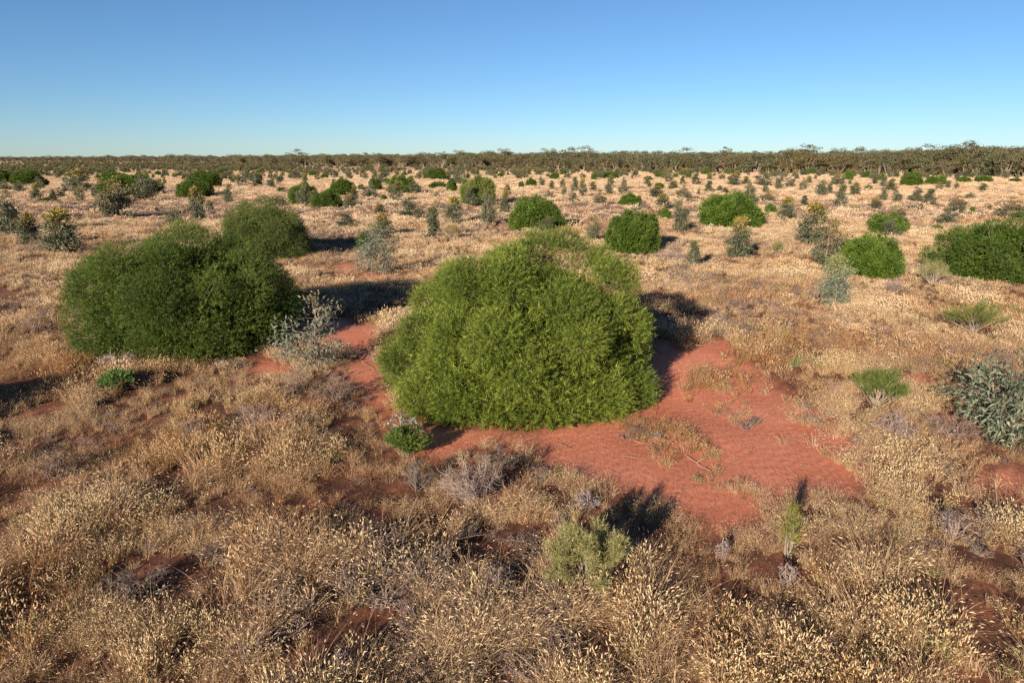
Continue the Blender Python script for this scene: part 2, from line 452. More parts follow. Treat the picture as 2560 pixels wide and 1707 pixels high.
def RS(label, *box, var=None, group=None): return shrub_from(ROUND, 'round_shrub', label, box, var, group)
RS('neat dark green dome shrub just behind the central bush, right of it', 1502, 1664, 519, 636, var=2)
RS('wide lumpy bright green shrub with an orange-tipped sapling at its foot', 1733, 1920, 476, 573, var=1)
RS('small rounded green shrub in open grass behind the neat dark dome', 1540, 1608, 481, 517, var=0)
RS('mid green fan-shaped dome shrub beside the tall grey conical sapling', 2090, 2269, 579, 696, var=1)
RS('green dome shrub with a silvery sapling growing in front of it', 2164, 2276, 526, 587, var=0)
RS('bright green shrub showing over the top of the central bush', 1261, 1420, 483, 578, var=3)
RS('small bright green bush tucked left of a silvery sapling', 1642, 1684, 517, 550, var=0)
RS('small green shrub at the right end of the wide lumpy shrub', 1908, 1945, 506, 537, var=0)
RS('low bright green shrub in dry grass left of the large right-edge dome', 2326, 2364, 558, 578, var=0)
RS('green bush mostly hidden behind a dark sapling left of the central bush', 888, 935, 578, 626, var=3)
RS('broad green shrub overgrown by two tall grey saplings on the left plain', 228, 400, 432, 493, var=1)
RS('dark green shrub with a yellow-topped sapling in front, left plain', 435, 540, 444, 495, var=3)
RS('taller green shrub behind the one with a yellow-topped sapling', 473, 558, 426, 470, var=3)
RS('bright green shrub behind the broad overgrown one on the left plain', 258, 306, 420, 452, var=0)
RS('dark spreading green shrub near the far left edge', 26, 118, 423, 466, var=1)
RS('green shrub cut by the left edge of the picture', -30, 38, 421, 458, var=0)
RS('green shrub with a grey sapling against it, just beyond the olive feathery shrub', 714, 804, 453, 512, var=3)
RS('low green shrub touching the right side of the grey sapling pair', 771, 862, 473, 523, var=3)
RS('dark green bushy shrub at the rear right of the shrub cluster', 817, 892, 445, 488, var=1)
RS('green shrub behind a twisted grey sapling, mid distance', 919, 957, 443, 474, var=0)
RS('yellowish green shrub flanked by two grey saplings, mid distance', 959, 1050, 437, 484, var=1)
RS('isolated bright green dome far out on the straw plain, centre left', 1060, 1123, 418, 450, var=3)
RS('low flat green shrub in front of the isolated far dome', 1066, 1120, 451, 470, var=0)
RS('narrow green shrub against the left side of the tall olive bush', 1113, 1145, 445, 478, var=0)
shrub_from(OLIVE, 'broom_shrub', 'tall olive green broom-like bush in the middle distance', (1137, 1252, 437, 513), 0)
GRP = 'small round green shrubs dotted far across the plain'
for b in [(949, 970, 489, 505), (1001, 1020, 428, 439), (1294, 1313, 451, 468), (1311, 1345, 440, 464), (1370, 1401, 431, 448), (1301, 1317, 429, 441),
          (1503, 1550, 427, 447), (1475, 1493, 433, 450), (1607, 1634, 439, 452), (1634, 1663, 431, 445), (1634, 1662, 454, 471), (1680, 1696, 433, 447),
          (1713, 1730, 433, 448), (538, 564, 420, 438), (690, 718, 468, 481), (892, 912, 460, 476), (955, 978, 444, 456), (2105, 2136, 430, 451),
          (2152, 2186, 428, 445), (2193, 2219, 435, 453), (2248, 2310, 428, 463), (2310, 2374, 436, 462), (2390, 2431, 440, 456), (2433, 2483, 438, 456),
          (2521, 2556, 446, 456), (2424, 2440, 515, 532), (98, 132, 496, 509), (1750, 1778, 422, 436), (1810, 1836, 420, 436), (2010, 2050, 418, 437),
          (800, 822, 432, 445), (1240, 1262, 432, 444), (385, 404, 424, 436), (640, 662, 420, 432), (770, 800, 424, 438), (1398, 1420, 424, 436)]:
    RS('small round green shrub among grey saplings, %s, %s' % ('middle distance' if b[3] > 462 else ('far off' if b[3] > 441 else 'near the woodland'), place_word((b[0] + b[1]) / 2)), *b, group=GRP)

# broom-like and small green plants closer by
def broom(seed, rx, h, n, dark, light, tipc, ls=.16, ln=.07, lw=.006, nst=34, tmin=.35):
    """a fan of thin wiry stems from one root, green towards the ends"""
    rng = np.random.default_rng(seed); mb = MB(); tb = MB()
    ends = []
    for i in range(nst):
        a = rng.uniform(0, 6.283); q = rng.uniform(.15, 1) ** .6
        e = np.array([math.cos(a) * rx * q, math.sin(a) * rx * q, h * math.sqrt(max(.08, 1 - .75 * q * q)) * rng.uniform(.75, 1.0)])
        p = curve_pts((rng.normal() * .03, rng.normal() * .03, -.03), e, rng, 6, .07, .08)
        tube(tb, p, np.linspace(.012, .002, 6) * (.5 + .5 * h), np.array([.22, .18, .14]) * rng.uniform(.8, 1.4), 4)
        ends.append(p)
    ends = np.array(ends)
    li = rng.integers(0, nst, n); t = rng.uniform(tmin, 1, n) ** .7 * 5
    i0 = np.minimum(t.astype(int), 4); f = (t - i0)[:, None]
    O = ends[li, i0] * (1 - f) + ends[li, i0 + 1] * f
    dr = nrm(ends[li, i0 + 1] - ends[li, i0])
    O = O + rng.normal(size=(n, 3)) * .035 * rx
    D = nrm(dr + rng.normal(size=(n, 3)) * .38 + np.array([0, 0, .2]))
    nn = 7; tt = rng.uniform(0, 1, (n, nn))
    P = (O[:, None] + D[:, None] * (tt * ls)[..., None]).reshape(-1, 3)
    Dn = nrm(np.repeat(D, nn, 0) + rng.normal(size=(n * nn, 3)) * .45)
    u = np.clip(np.repeat(rng.uniform(0, 1, n), nn) * .7 + rng.uniform(0, .3, n * nn), 0, 1)
    C = lerp(dark, light, u); C = lerp(C, np.tile(tipc, (len(C), 1)), rng.uniform(0, 1, len(C)) ** 3)
    P[:, 2] = np.maximum(P[:, 2], .01)
    needles(mb, P, Dn, ln * rng.uniform(.6, 1.3, len(P)), lw * rng.uniform(.7, 1.3, len(P)), C, rng)
    return tb, mb

def place_broom(name, label, box, seed, n, dark, light, tipc, kd=.5, **k):
    x, y, r, h = spot(*box, kdepth=kd)
    t = thing(name, label, 'shrub', (x, y, gz(x, y) - .02))
    tb, mb = broom(seed, r * 1.05, h * 1.15, int(n * 1.5), dark, light, tipc, **k)
    part('trunk', tb.mesh('trunk', M_TWIG), t); part('foliage', mb.mesh('foliage', M_FEATHER), t, True)
    KEEP.append((x, y, r * .95))
    return t
GD, GL, GT = (.05, .085, .02), (.14, .20, .035), (.24, .25, .07)
OD, OL, OT = (.12, .115, .045), (.30, .29, .11), (.42, .36, .17)
place_broom('broom_shrub', 'small green wiry shrub alone in pale grass, right of the red sand', (2145, 2258, 928, 1020), 61, 900, GD, GL, GT)
place_broom('broom_shrub', 'fan-shaped olive green broom shrub near the right edge', (2375, 2512, 757, 835), 62, 1000, GD, GL, (.30, .25, .06))
place_broom('broom_shrub', 'pale olive wiry shrub in the foreground grass below the sand', (1374, 1568, 1345, 1530), 63, 2300, OD, OL, OT, ln=.055)
place_broom('broom_shrub', 'pale straw-green wispy shrub left of the large right-edge dome', (2300, 2368, 652, 712), 64, 700, OD, OL, OT)
place_broom('leafy_plant', 'low bright green leafy plant below the left shrub, in shade', (255, 328, 942, 988), 65, 700, (.04, .09, .025), (.10, .20, .045), (.15, .23, .06), ln=.06, lw=.02)
place_broom('leafy_plant', 'low bright green plant at the lower left edge of the sand', (958, 1064, 1082, 1148), 66, 700, (.05, .09, .018), (.12, .19, .035), (.19, .22, .05), ln=.06, lw=.012)
place_broom('reedy_plant', 'slim upright yellow-green reedy plant in the lower right grass', (1968, 1992, 1285, 1405), 67, 90, (.12, .13, .03), (.21, .21, .05), (.3, .26, .09), nst=9, ln=.12, tmin=.03)
place_broom('broom_shrub', 'tiny green wiry shrub in grass left of a tall grey sapling', (1935, 1961, 607, 634), 68, 350, GD, GL, GT)
place_broom('broom_shrub', 'little pale green broom above the olive feathery shrub', (591, 616, 472, 491), 69, 300, OD, (.2, .22, .06), OT)
place_broom('broom_shrub', 'small rusty olive bush between two grey saplings, mid distance', (1081, 1107, 500, 524), 70, 350, (.10, .09, .03), (.22, .18, .06), (.3, .22, .08))
place_broom('broom_shrub', 'yellowish bush with orange flush behind the top left of the central dome', (1100, 1158, 563, 607), 71, 500, (.14, .13, .04), (.32, .25, .07), (.42, .27, .07))
place_broom('broom_shrub', 'low olive tussock shrub right of the slender conical sapling', (2118, 2154, 510, 530), 72, 350, (.12, .11, .04), (.26, .22, .08), (.35, .27, .1))
place_broom('broom_shrub', 'flat olive tussock shrub on the far right plain', (2152, 2172, 494, 503), 73, 250, (.12, .11, .04), (.26, .22, .08), (.35, .27, .1))

# --- eucalyptus saplings
def sapling(seed, h, rad, nleaf, ll, lw, tip=.3, tipcol=(.42, .27, .045), cone=.5, open_=0.0, forks=1, dark=(.050, .060, .034), light=(.148, .157, .092)):
    rng = np.random.default_rng(seed); tb = MB(); mb = MB(); bark = np.array([.25, .17, .13])
    stems = []
    for f in range(forks):
        lean = rng.normal(size=2) * .12 * h * (0 if f == 0 else 2.2)
        hh = h * (1 if f == 0 else rng.uniform(.55, .8))
        off = np.array([rng.normal() * .05, rng.normal() * .05, -.04]) if f else np.array([0, 0, -.04])
        p = curve_pts(off, (lean[0] + rng.normal() * .05 * h, lean[1], hh * .97), rng, 9, .04)
        tube(tb, p, np.linspace(.014 + .011 * h, .004, 9), bark, 6); stems.append((p, hh))
    clus = []
    nb = int(26 + 22 * h)
    for i in range(nb):
        p, hh = stems[i % forks]
        t = rng.uniform(.06, .99); k = t * 8; i0 = min(int(k), 7); b = p[i0] * (1 - (k - i0)) + p[i0 + 1] * (k - i0)
        prof = (1 - t) ** cone * (.45 + .55 * min(1, t / .22)) + .13
        a = rng.uniform(0, 6.283); L = rad * prof * rng.uniform(.55, 1.12)
        e = b + np.array([math.cos(a) * L, math.sin(a) * L, L * rng.uniform(.05, .55)])
        q = curve_pts(b, e, rng, 5, .07, .06)
        tube(tb, q, np.linspace(.007, .0022, 5), bark * 1.2, 4)
        for s in np.linspace(.35, 1, 4): clus.append((q[0] * (1 - s) + q[-1] * s, t, e - b))
    for p, hh in stems:
        for _ in range(5): clus.append((p[-1] - np.array([0, 0, rng.uniform(0, .1 * h)]), 1.0, np.array([rng.normal() * .1, rng.normal() * .1, .1])))
    cp = np.array([c[0] for c in clus]); ct = np.array([c[1] for c in clus]); cd = nrm(np.array([c[2] for c in clus]))
    ok = rng.uniform(0, 1, len(cp)) > open_; cp, ct, cd = cp[ok], ct[ok], cd[ok]
    ci = rng.integers(0, len(cp), nleaf)
    P = cp[ci] + rng.normal(size=(nleaf, 3)) * np.array([.06, .06, .05]) * (.6 + .4 * h) * (.5 + .9 * rad)
    P[:, 2] = np.maximum(P[:, 2], .02)
    up = (rng.uniform(0, 1, nleaf) < .35 + .5 * (ct[ci] > .85))
    D = nrm(cd[ci] * .8 + rng.normal(size=(nleaf, 3)) * .6 + np.where(up[:, None], np.array([[0, 0, .6]]), np.array([[0, 0, -.75]])))
    rel = P[:, 2] / h
    w = np.clip((rel - (1 - 1.4 * tip)) / max(1.4 * tip, .01), 0, 1) * rng.uniform(.2, 1, nleaf)
    C = lerp(dark, light, rng.uniform(0, 1, nleaf) ** 1.3)
    C = lerp(C, np.array(tipcol) * rng.uniform(.55, 1.1, (nleaf, 1)), w)
    diamonds(mb, P, D, ll * rng.uniform(.6, 1.25, nleaf), lw * rng.uniform(.7, 1.2, nleaf), C, rng, bend=.12)
    return tb, mb

EUC = []
EUC_SPECS = [  # relative radius, leaves, tip share, tip colour, cone, open, forks
    (.33, 2100, .30, (.40, .27, .05), .55, .0, 1),
    (.26, 1700, .18, (.22, .20, .05), .75, .0, 1),
    (.42, 2300, .12, (.24, .19, .06), .45, .1, 2),
    (.36, 1500, .42, (.34, .21, .06), .40, .25, 2),
    (.45, 2200, .10, (.2, .18, .07), .40, .05, 3),
    (.30, 1900, .26, (.45, .33, .05), .50, .0, 1)]
for k, (rr, nl, tp, tc, cn, op, fk) in enumerate(EUC_SPECS):
    tb, mb = sapling(300 + k, 1.6, rr * 1.6, int(nl * 1.8), .115, .036, tp, tc, cn, op, fk)
    EUC.append((tb.mesh('trunk', M_BARK), mb.mesh('foliage', M_EUC), rr))

LOOK = ['orange-topped', 'slim conical', 'spreading twin-stemmed', 'open rusty-crowned', 'squat rounded', 'full yellow-topped']
def ES(label, *box, var=None, group=None):
    x, y, r, h = spot(*box, kdepth=.4)
    v = _rnd.randrange(6) if var is None else var
    tr, fo, rr = EUC[v]
    if label is None:
        dist = 'mid-distance' if box[3] > 480 else ('far' if box[3] > 440 else 'very distant')
        label = '%s grey-green eucalyptus sapling on the %s straw plain, %s' % (LOOK[v], dist, place_word((box[0] + box[1]) / 2))
    sx = r / (rr * 1.6) * .97; sz = h / 1.6
    t = thing('eucalyptus_sapling', label, 'sapling', (x, y, gz(x, y) - .02), _rnd.uniform(0, 6.28), (sx, sx, sz), group)
    part('trunk', tr, t); part('foliage', fo, t, True)
    KEEP.append((x, y, r * .3))
    return t

def near_sapling(label, box, seed, **k):
    x, y, r, h = spot(*box, kdepth=.3)
    t = thing('eucalyptus_sapling', label, 'sapling', (x, y, gz(x, y) - .02))
    tb, mb = sapling(seed, h, r, **k)
    part('trunk', tb.mesh('trunk', M_BARK), t); part('foliage', mb.mesh('foliage', M_EUC), t, True)
    return t
near_sapling('open silver-grey eucalyptus sapling between the two largest feathery shrubs', (702, 862, 738, 925), 411,
             nleaf=1250, ll=.13, lw=.033, tip=.2, tipcol=(.25, .16, .04), cone=.35, open_=.25, forks=3, dark=(.09, .105, .078), light=(.22, .235, .175))
near_sapling('leafy blue-grey eucalyptus sapling cut off by the right edge of the frame', (2412, 2690, 880, 1120), 412,
             nleaf=2700, ll=.14, lw=.034, tip=.1, tipcol=(.2, .17, .08), cone=.35, open_=.3, forks=3, dark=(.05, .066, .040), light=(.20, .23, .155))
near_sapling('tiny blue-grey eucalyptus seedling on the sand edge below the central bush', (962, 1044, 1032, 1098), 413,
             nleaf=260, ll=.08, lw=.042, tip=.05, cone=.3, open_=.3, forks=2, dark=(.11, .14, .13), light=(.22, .27, .25))
near_sapling('dark grey-green eucalyptus sapling standing left behind the central bush', (903, 1012, 566, 690), 414,
             nleaf=2600, ll=.13, lw=.04, tip=.1, tipcol=(.2, .16, .05), cone=.3, open_=.05, forks=2, dark=(.06, .078, .055), light=(.17, .20, .145))
near_sapling('dense conical grey-green sapling with yellow-green tip, right grass field', (2045, 2132, 637, 772), 415,
             nleaf=4200, ll=.10, lw=.026, tip=.3, tipcol=(.34, .33, .05), cone=.45, forks=1, dark=(.12, .15, .10), light=(.26, .29, .20))

ES('tall grey sapling with orange top in front of the fan-shaped dome shrub', 2024, 2104, 540, 677, var=3)
ES('broad grey-green sapling pair with yellowish crown on the right slope', 1988, 2066, 507, 611, var=5)
ES('bushy dark sapling, rightmost of the three at the left edge', 108, 206, 528, 640, var=5)
ES('yellow-topped thin sapling, middle of the three at the left edge', 46, 106, 533, 618, var=0)
ES('grey sapling cut by the left picture edge, leftmost of three', -22, 60, 488, 590, var=4)
ES('tall leaning grey sapling in front of the broad overgrown shrub', 248, 342, 447, 546, var=3)
ES('grey sapling at the right side of the broad overgrown shrub', 325, 388, 436, 504, var=4)
ES('sapling with orange-yellow crown in front of the dark left-plain shrub', 470, 516, 468, 553, var=0)
ES('low grey sapling left of the orange-yellow crowned one', 414, 464, 519, 562, var=4)
ES('orange-tipped sapling at the foot of the wide lumpy green shrub', 1814, 1883, 543, 646, var=0)
ES('silvery narrow sapling left of the wide lumpy green shrub', 1675, 1722, 503, 580, var=2)
ES('pale thin sapling in the grass below the orange-tipped one', 1708, 1747, 600, 669, var=1)
ES('dense grey sapling right behind the wide lumpy green shrub', 1944, 1992, 492, 553, var=5)
ES('grey domed sapling in the grass left of the tall olive bush', 994, 1060, 494, 550, var=4)
ES('upright grey sapling just left below the tall olive bush', 1106, 1156, 495, 562, var=5)
ES('silvery sapling with leaf skirt at the right of the tall olive bush', 1198, 1243, 478, 566, var=2)
ES('slender grey sapling above the top left of the central dome', 1055, 1101, 515, 601, var=1)
ES('yellow-crowned sapling behind the dark sapling left of the central bush', 928, 990, 534, 590, var=0)
ES('squat grey sapling in grass right of the olive feathery shrub', 838, 894, 528, 568, var=4)
ES('small grey sapling half hidden in front of the shrub over the central dome', 1344, 1392, 542, 582, var=2)
ES('pale sapling between the central dome and the neat dark dome', 1458, 1502, 538, 602, var=3)
ES('bushy silver sapling in front of the green dome on the right', 2200, 2258, 545, 598, var=4)
ES('orange-brown sapling showing behind the green dome on the right', 2218, 2266, 511, 548, var=3)
ES('grey sapling with pale dead leaves left of the large right-edge dome', 2336, 2392, 520, 562, var=4)
ES('dark tall conical sapling standing alone on the right plain', 2088, 2123, 458, 517, var=1)
ES('grey sapling group member behind the large right-edge dome', 2483, 2556, 500, 548, var=3)
ES('orange-flushed sapling with green foot on the far left plain', 163, 226, 430, 486, var=5)
ES('dark low sapling under the spreading far left shrub', 36, 70, 458, 486, var=4)
ES('dark low sapling touching the left picture edge', -4, 32, 454, 480, var=4)
ES('silver sapling against the left green shrub of the mid cluster', 744, 777, 465, 518, var=2)
ES('silver sapling against the low green shrub of the mid cluster', 797, 832, 484, 522, var=2)
ES('yellow-tipped sapling at the right end of the mid shrub cluster', 855, 895, 489, 526, var=0)
ES('twisted grey sapling in front of a green shrub, mid distance', 907, 950, 460, 500, var=4)
ES('tall grey sapling in front of the yellowish green shrub', 975, 1012, 453, 506, var=3)
ES('dark grey sapling at the right of the yellowish green shrub', 1019, 1052, 454, 486, var=2)
ES('orange-brown sapling above the green dome with silver sapling', 2367, 2416, 487, 531, var=3)
GE = 'grey-green eucalyptus saplings scattered over the plain'
MID = [(1248, 1278, 477, 535), (1133, 1160, 418, 460), (570, 590, 439, 459), (588, 621, 430, 463), (630, 661, 435, 468), (668, 691, 446, 472),
       (727, 763, 420, 449), (515, 535, 500, 530), (932, 968, 513, 540), (1355, 1379, 475, 499), (1400, 1417, 460, 492), (1418, 1444, 478, 510),
       (1425, 1446, 442, 478), (1447, 1469, 448, 494), (1472, 1495, 454, 479), (1481, 1515, 482, 514), (1370, 1387, 452, 473), (1513, 1536, 454, 488),
       (1548, 1574, 458, 482), (1399, 1415, 444, 467), (1345, 1362, 439, 464), (1669, 1699, 452, 474), (1696, 1731, 462, 501), (1761, 1786, 452, 482),
       (1791, 1807, 464, 476), (1622, 1663, 466, 496), (1637, 1677, 489, 524), (1740, 1753, 470, 491), (1665, 1686, 430, 455), (1700, 1716, 438, 459),
       (1732, 1754, 432, 459), (1766, 1781, 432, 451), (1855, 1894, 458, 511), (1907, 1941, 477, 508), (1905, 1924, 453, 483), (2002, 2024, 487, 511),
       (1937, 1961, 435, 474), (1960, 1986, 440, 467), (2001, 2020, 443, 477), (1797, 1816, 433, 451), (1816, 1851, 433, 461), (1853, 1876, 440, 461),
       (2036, 2069, 453, 492), (2068, 2087, 458, 483), (2124, 2153, 456, 490), (2198, 2220, 465, 500), (2229, 2253, 477, 507), (2171, 2208, 494, 523),
       (2271, 2311, 465, 502), (2312, 2344, 472, 514), (2274, 2311, 508, 528), (2421, 2439, 477, 496), (2460, 2482, 508, 523), (2214, 2244, 444, 476),
       (2362, 2379, 449, 471), (2338, 2356, 452, 474), (2445, 2468, 456, 478), (2076, 2106, 434, 464), (2176, 2196, 441, 461), (2160, 2179, 456, 473),
       (1890, 1936, 430, 465), (385, 400, 520, 530), (1800, 1822, 470, 484), (1085, 1101, 482, 495), (6, 22, 478, 492), (2385, 2400, 455, 470)]
for b in MID: ES(None, *b, group=GE)
# further back they stand in hundreds: fill with single saplings, thicker to the left
rng = np.random.default_rng(77)
cnt = 0
while cnt < 190:
    row = rng.uniform(418, 455) if rng.uniform() < .72 else rng.uniform(455, 520)
    px = rng.uniform(-40, 2600)
    lim = 412 + 30 * np.clip((px - 400) / 2100, 0, 1)
    if row < lim: continue
    if row > 470 and any(abs(px - (b[0] + b[1]) / 2) < 45 and abs(row - b[3]) < 30 for b in MID): continue
    hpx = rng.uniform(.75, 1.5) * 1.5 / ground_y(row) * FPX
    w = hpx * rng.uniform(.5, .9)
    if h <= 0: continue
    ES(None, px - w / 2, px + w / 2, row - hpx, row, group=GE); cnt += 1

# --- dead twiggy shrubs
def twiggy(seed, rx, h, n, colr, thick=.0045):
    rng = np.random.default_rng(seed); mb = MB()
    main = []
    for i in range(22):
        a = rng.uniform(0, 6.283); q = rng.uniform(.1, 1) ** .6
        e = np.array([math.cos(a) * rx * q, math.sin(a) * rx * q, h * math.sqrt(max(.05, 1 - .8 * q * q)) * rng.uniform(.7, 1.0)])
        p = curve_pts((rng.normal() * .05 * rx, rng.normal() * .05 * rx, -.03), e, rng, 6, .12, .12)
        tube(mb, p, np.linspace(thick * 2.2, thick * .7, 6), np.array(colr) * rng.uniform(.7, 1.2), 4); main.append(p)
    main = np.array(main)
    for i in range(n):
        m = main[rng.integers(0, 22)]; k = rng.integers(1, 5)
        b = m[k] * .5 + m[k + 1] * .5
        e = b + nrm(nrm(m[k + 1] - m[k]) * .5 + rng.normal(size=3) * .75) * rng.uniform(.15, .45) * rx
        e[2] = max(e[2], .02)
        q = curve_pts(b, e, rng, 4, .16)
        tube(mb, q, np.linspace(thick * .8, thick * .3, 4), np.array(colr) * rng.uniform(.7, 1.6), 3, False)
    return mb

GREY = (.215, .165, .145)
def place_dead(label, box, seed, n=420, col=GREY, thick=.0045):
    x, y, r, h = spot(*box, kdepth=.5)
    me = twiggy(seed, r, h, n, col, thick).mesh('dead_shrub', M_TWIG)
    o = bpy.data.objects.new('dead_shrub', me); COL.objects.link(o); o.location = (x, y, gz(x, y))
    o['label'] = label; o['category'] = 'dead shrub'
    KEEP.append((x, y, r * .5))
place_dead('rounded grey leafless twiggy shrub below the central bush, by the sand', (1088, 1258, 1132, 1285), 501, 900)
place_dead('dark dry twiggy shrub below the silver sapling left of the central bush', (775, 890, 940, 1015), 502, 420, (.17, .12, .10))
place_dead('low brownish dead shrub under the silver sapling on the left sand', (690, 790, 930, 990), 503, 350, (.2, .14, .11))
place_dead('mauve-grey dead shrub left of the right-edge eucalyptus', (2188, 2300, 1038, 1112), 504, 520, (.24, .18, .165))
place_dead('flat mauve-grey dead shrub right beside the right-edge eucalyptus', (2305, 2462, 1038, 1104), 505, 520, (.22, .155, .13))
place_dead('grey dead shrub in the lower right grass', (2345, 2452, 1275, 1362), 506, 450)
place_dead('small grey dead shrub in the lower right, beside the reedy plant', (1955, 2012, 1418, 1482), 507, 260)
place_dead('small grey dead shrub just under the lower sand patch', (1788, 1842, 1355, 1412), 508, 240)
place_dead('small bluish grey dead shrub in grass below the sand', (1434, 1508, 1232, 1292), 509, 300, (.25, .205, .20))
place_dead('grey dead shrub at the very bottom edge of the picture', (812, 890, 1632, 1716), 510, 320)
place_dead('greyish dead shrub in the left foreground grass', (560, 700, 1010, 1080), 511, 420)
place_dead('dark dead shrub in the middle of the left foreground grass', (430, 520, 1040, 1100), 512, 320, (.16, .12, .10))
place_dead('mauve dead shrub beside the upper right of the central dome', (1640, 1720, 610, 655), 513, 320, (.24, .18, .165))
place_dead('mauve dead shrub in grass below the fan-shaped dome shrub', (2200, 2280, 690, 735), 514, 300, (.24, .18, .165))
place_dead('dry brown dead shrub on the left grass beside the huge dark shrub', (40, 130, 790, 850), 515, 320, (.22, .15, .11))
place_dead('dark twiggy dead shrub added in the shaded hollow, lower left foreground', (250, 420, 1430, 1530), 517, 420, (.13, .10, .085))  # added at a shaded hollow; its dark twigs stand in for shade
place_dead('grey dead shrub left of the pale olive wiry shrub', (1180, 1300, 1420, 1520), 518, 420, (.17, .13, .115))
place_dead('dark dead shrub just left of the rounded grey twiggy shrub', (985, 1090, 1150, 1240), 519, 420, (.13, .10, .085))
place_dead('brown dead shrub in the grass at the far left foreground', (60, 190, 1130, 1210), 520, 420, (.17, .12, .095))
place_dead('mauve-grey dead shrub right of the pale olive wiry shrub', (1590, 1690, 1500, 1580), 521, 380, (.22, .17, .155))
place_dead('pile of fallen grey branches at the foot of the huge left shrub', (226, 345, 893, 940), 516, 420, (.26, .2, .17), .009)

# a shrub standing just outside the left of the view; its long shadow crosses the left grass
_t = thing('round_shrub', 'green shrub just outside the left edge that shades the left grass', 'shrub', (-13.2, 9.0, gz(-13.2, 9.0)), .4, (1.7, 1.6, 2.3))
part('trunk', ROUND[1][0], _t); part('foliage', ROUND[1][1], _t, True); KEEP.append((-13.2, 9.0, 1.5))

# --- fallen sticks lying on the open sand
def stick(label, p0, p1, seed, rad=.011, fork=True):
    rng = np.random.default_rng(seed); mb = MB()
    a = np.array([*G(*p0), 0.0]); b = np.array([*G(*p1), 0.0]); c = (a + b) / 2
    for q in (a, b): q[2] = gz(q[0], q[1]) + rad * .8
    p = curve_pts(a, b, rng, 7, .04); p[:, 2] = [gz(q[0], q[1]) + rad * .8 + .02 * rng.uniform() for q in p]
    col = np.array([.24, .17, .13]) * rng.uniform(.7, 1.2)
    o3 = np.array([c[0], c[1], gz(c[0], c[1])])
    tube(mb, p - o3, np.linspace(rad, rad * .4, 7), col, 6)
    if fork:
        e = p[3] + np.array([rng.normal() * .12, rng.normal() * .12, .07])
        tube(mb, curve_pts(p[3], e, rng, 4, .1) - o3, np.linspace(rad * .6, rad * .25, 4), col, 5)
    o = bpy.data.objects.new('fallen_stick', mb.mesh('fallen_stick', M_TWIG)); COL.objects.link(o); o.location = o3
    o['label'] = label; o['category'] = 'stick'
stick('pale dry stick lying on red sand right of the central bush', (1722, 1092), (1748, 1089), 1)
stick('thin pale twig curved across the lower sand patch', (1555, 1142), (1640, 1150), 2, .006)
stick('dark forked stick beside the thin grass island on the sand', (1585, 1102), (1632, 1108), 3)
stick('long dark stick at the lower right of the grass island', (1715, 1140), (1775, 1180), 4, .012)
stick('short grey stick near the lower sand edge', (1690, 1232), (1735, 1226), 5, .008)
stick('thin twig lying on the sand just below the central bush', (1395, 1110), (1430, 1125), 6, .007)
stick('bent dry twig on the left sand strip beside the central bush', (905, 905), (935, 925), 7, .008)

# --- mallee woodland along the horizon
def mallee(seed, h, rad, nst, ncl, flat=.34, dense=80, col0=(.050, .055, .030), col1=(.150, .138, .062), lowfrac=.35):
    rng = np.random.default_rng(seed); tb = MB(); mb = MB()
    tips = []
    for i in range(nst):
        a = i / nst * 6.283 + rng.uniform(-.5, .5); q = rng.uniform(.25, .95) * rad
        e = np.array([math.cos(a) * q, math.sin(a) * q, h * rng.uniform(.62, .93)])
        p = curve_pts((math.cos(a) * .15, math.sin(a) * .15, -.1), e, rng, 7, .06, .04)
        bark = np.array([.26, .20, .16]) * rng.uniform(.55, 1.25)
        tube(tb, p, np.linspace(.13, .035, 7) * h / 6.5, bark, 5)
        tips.append(e)
        for _ in range(3):
            b = p[rng.integers(2, 6)]
            e2 = b + np.array([rng.normal() * .3 * rad, rng.normal() * .3 * rad, h * rng.uniform(.1, .28)])
            e2[2] = min(e2[2], h * .95)
            tube(tb, curve_pts(b, e2, rng, 5, .08, .05), np.linspace(.055, .018, 5) * h / 6.5, bark * 1.1, 4); tips.append(e2)
    tips = np.array(tips)
    for i in range(ncl):
        c = tips[i % len(tips)] + rng.normal(size=3) * np.array([.12, .12, .03]) * rad
        if rng.uniform() < lowfrac: c = c * np.array([1.05, 1.05, rng.uniform(.55, .9)])
        s = rad * rng.uniform(.22, .42)
        n = int(dense * rng.uniform(.7, 1.3)); d = rvec(rng, n) * rng.uniform(.35, 1, (n, 1)) ** .4
        d[:, 2] = d[:, 2] * flat + .1 * abs(d[:, 2])
        P = c + d * s
        D = nrm(d + rng.normal(size=(n, 3)) * .8 + np.array([0, 0, -.25]))
        C = lerp(col0, col1, np.clip(rng.uniform(0, 1, n) * .55 + rng.uniform(0, .45), 0, 1))
        diamonds(mb, P, D, .34 * rng.uniform(.6, 1.3, n), .17 * rng.uniform(.6, 1.3, n), C, rng, bend=.1)
    return tb, mb

MALLEE = []
for k, (hh, rr, ns, nc, fl) in enumerate([(6.6, 3.2, 7, 34, .35), (6.0, 3.6, 8, 40, .32), (7.4, 2.6, 5, 24, .30), (5.6, 2.9, 8, 36, .45), (6.8, 3.9, 9, 46, .30), (5.2, 2.4, 6, 28, .5)]):
    c1 = [(.15, .14, .065), (.19, .145, .05), (.13, .13, .07), (.16, .135, .07), (.20, .15, .055), (.12, .135, .055)][k]
    tb, mb = mallee(700 + k, hh, rr, ns, nc, fl, col1=c1)
    MALLEE.append((tb.mesh('trunk', M_BARK), mb.mesh('crown', M_EUC)))

EDGE_PX = np.array([-300, 0, 400, 640, 800, 1200, 1600, 2000, 2300, 2560, 2900.])
EDGE_Y = 9148.0 / (np.array([403.5, 404.5, 408.5, 413, 416, 421, 428, 435, 440, 447, 452.]) - 396.1)

def edge_y(px): return np.interp(px, EDGE_PX, EDGE_Y)

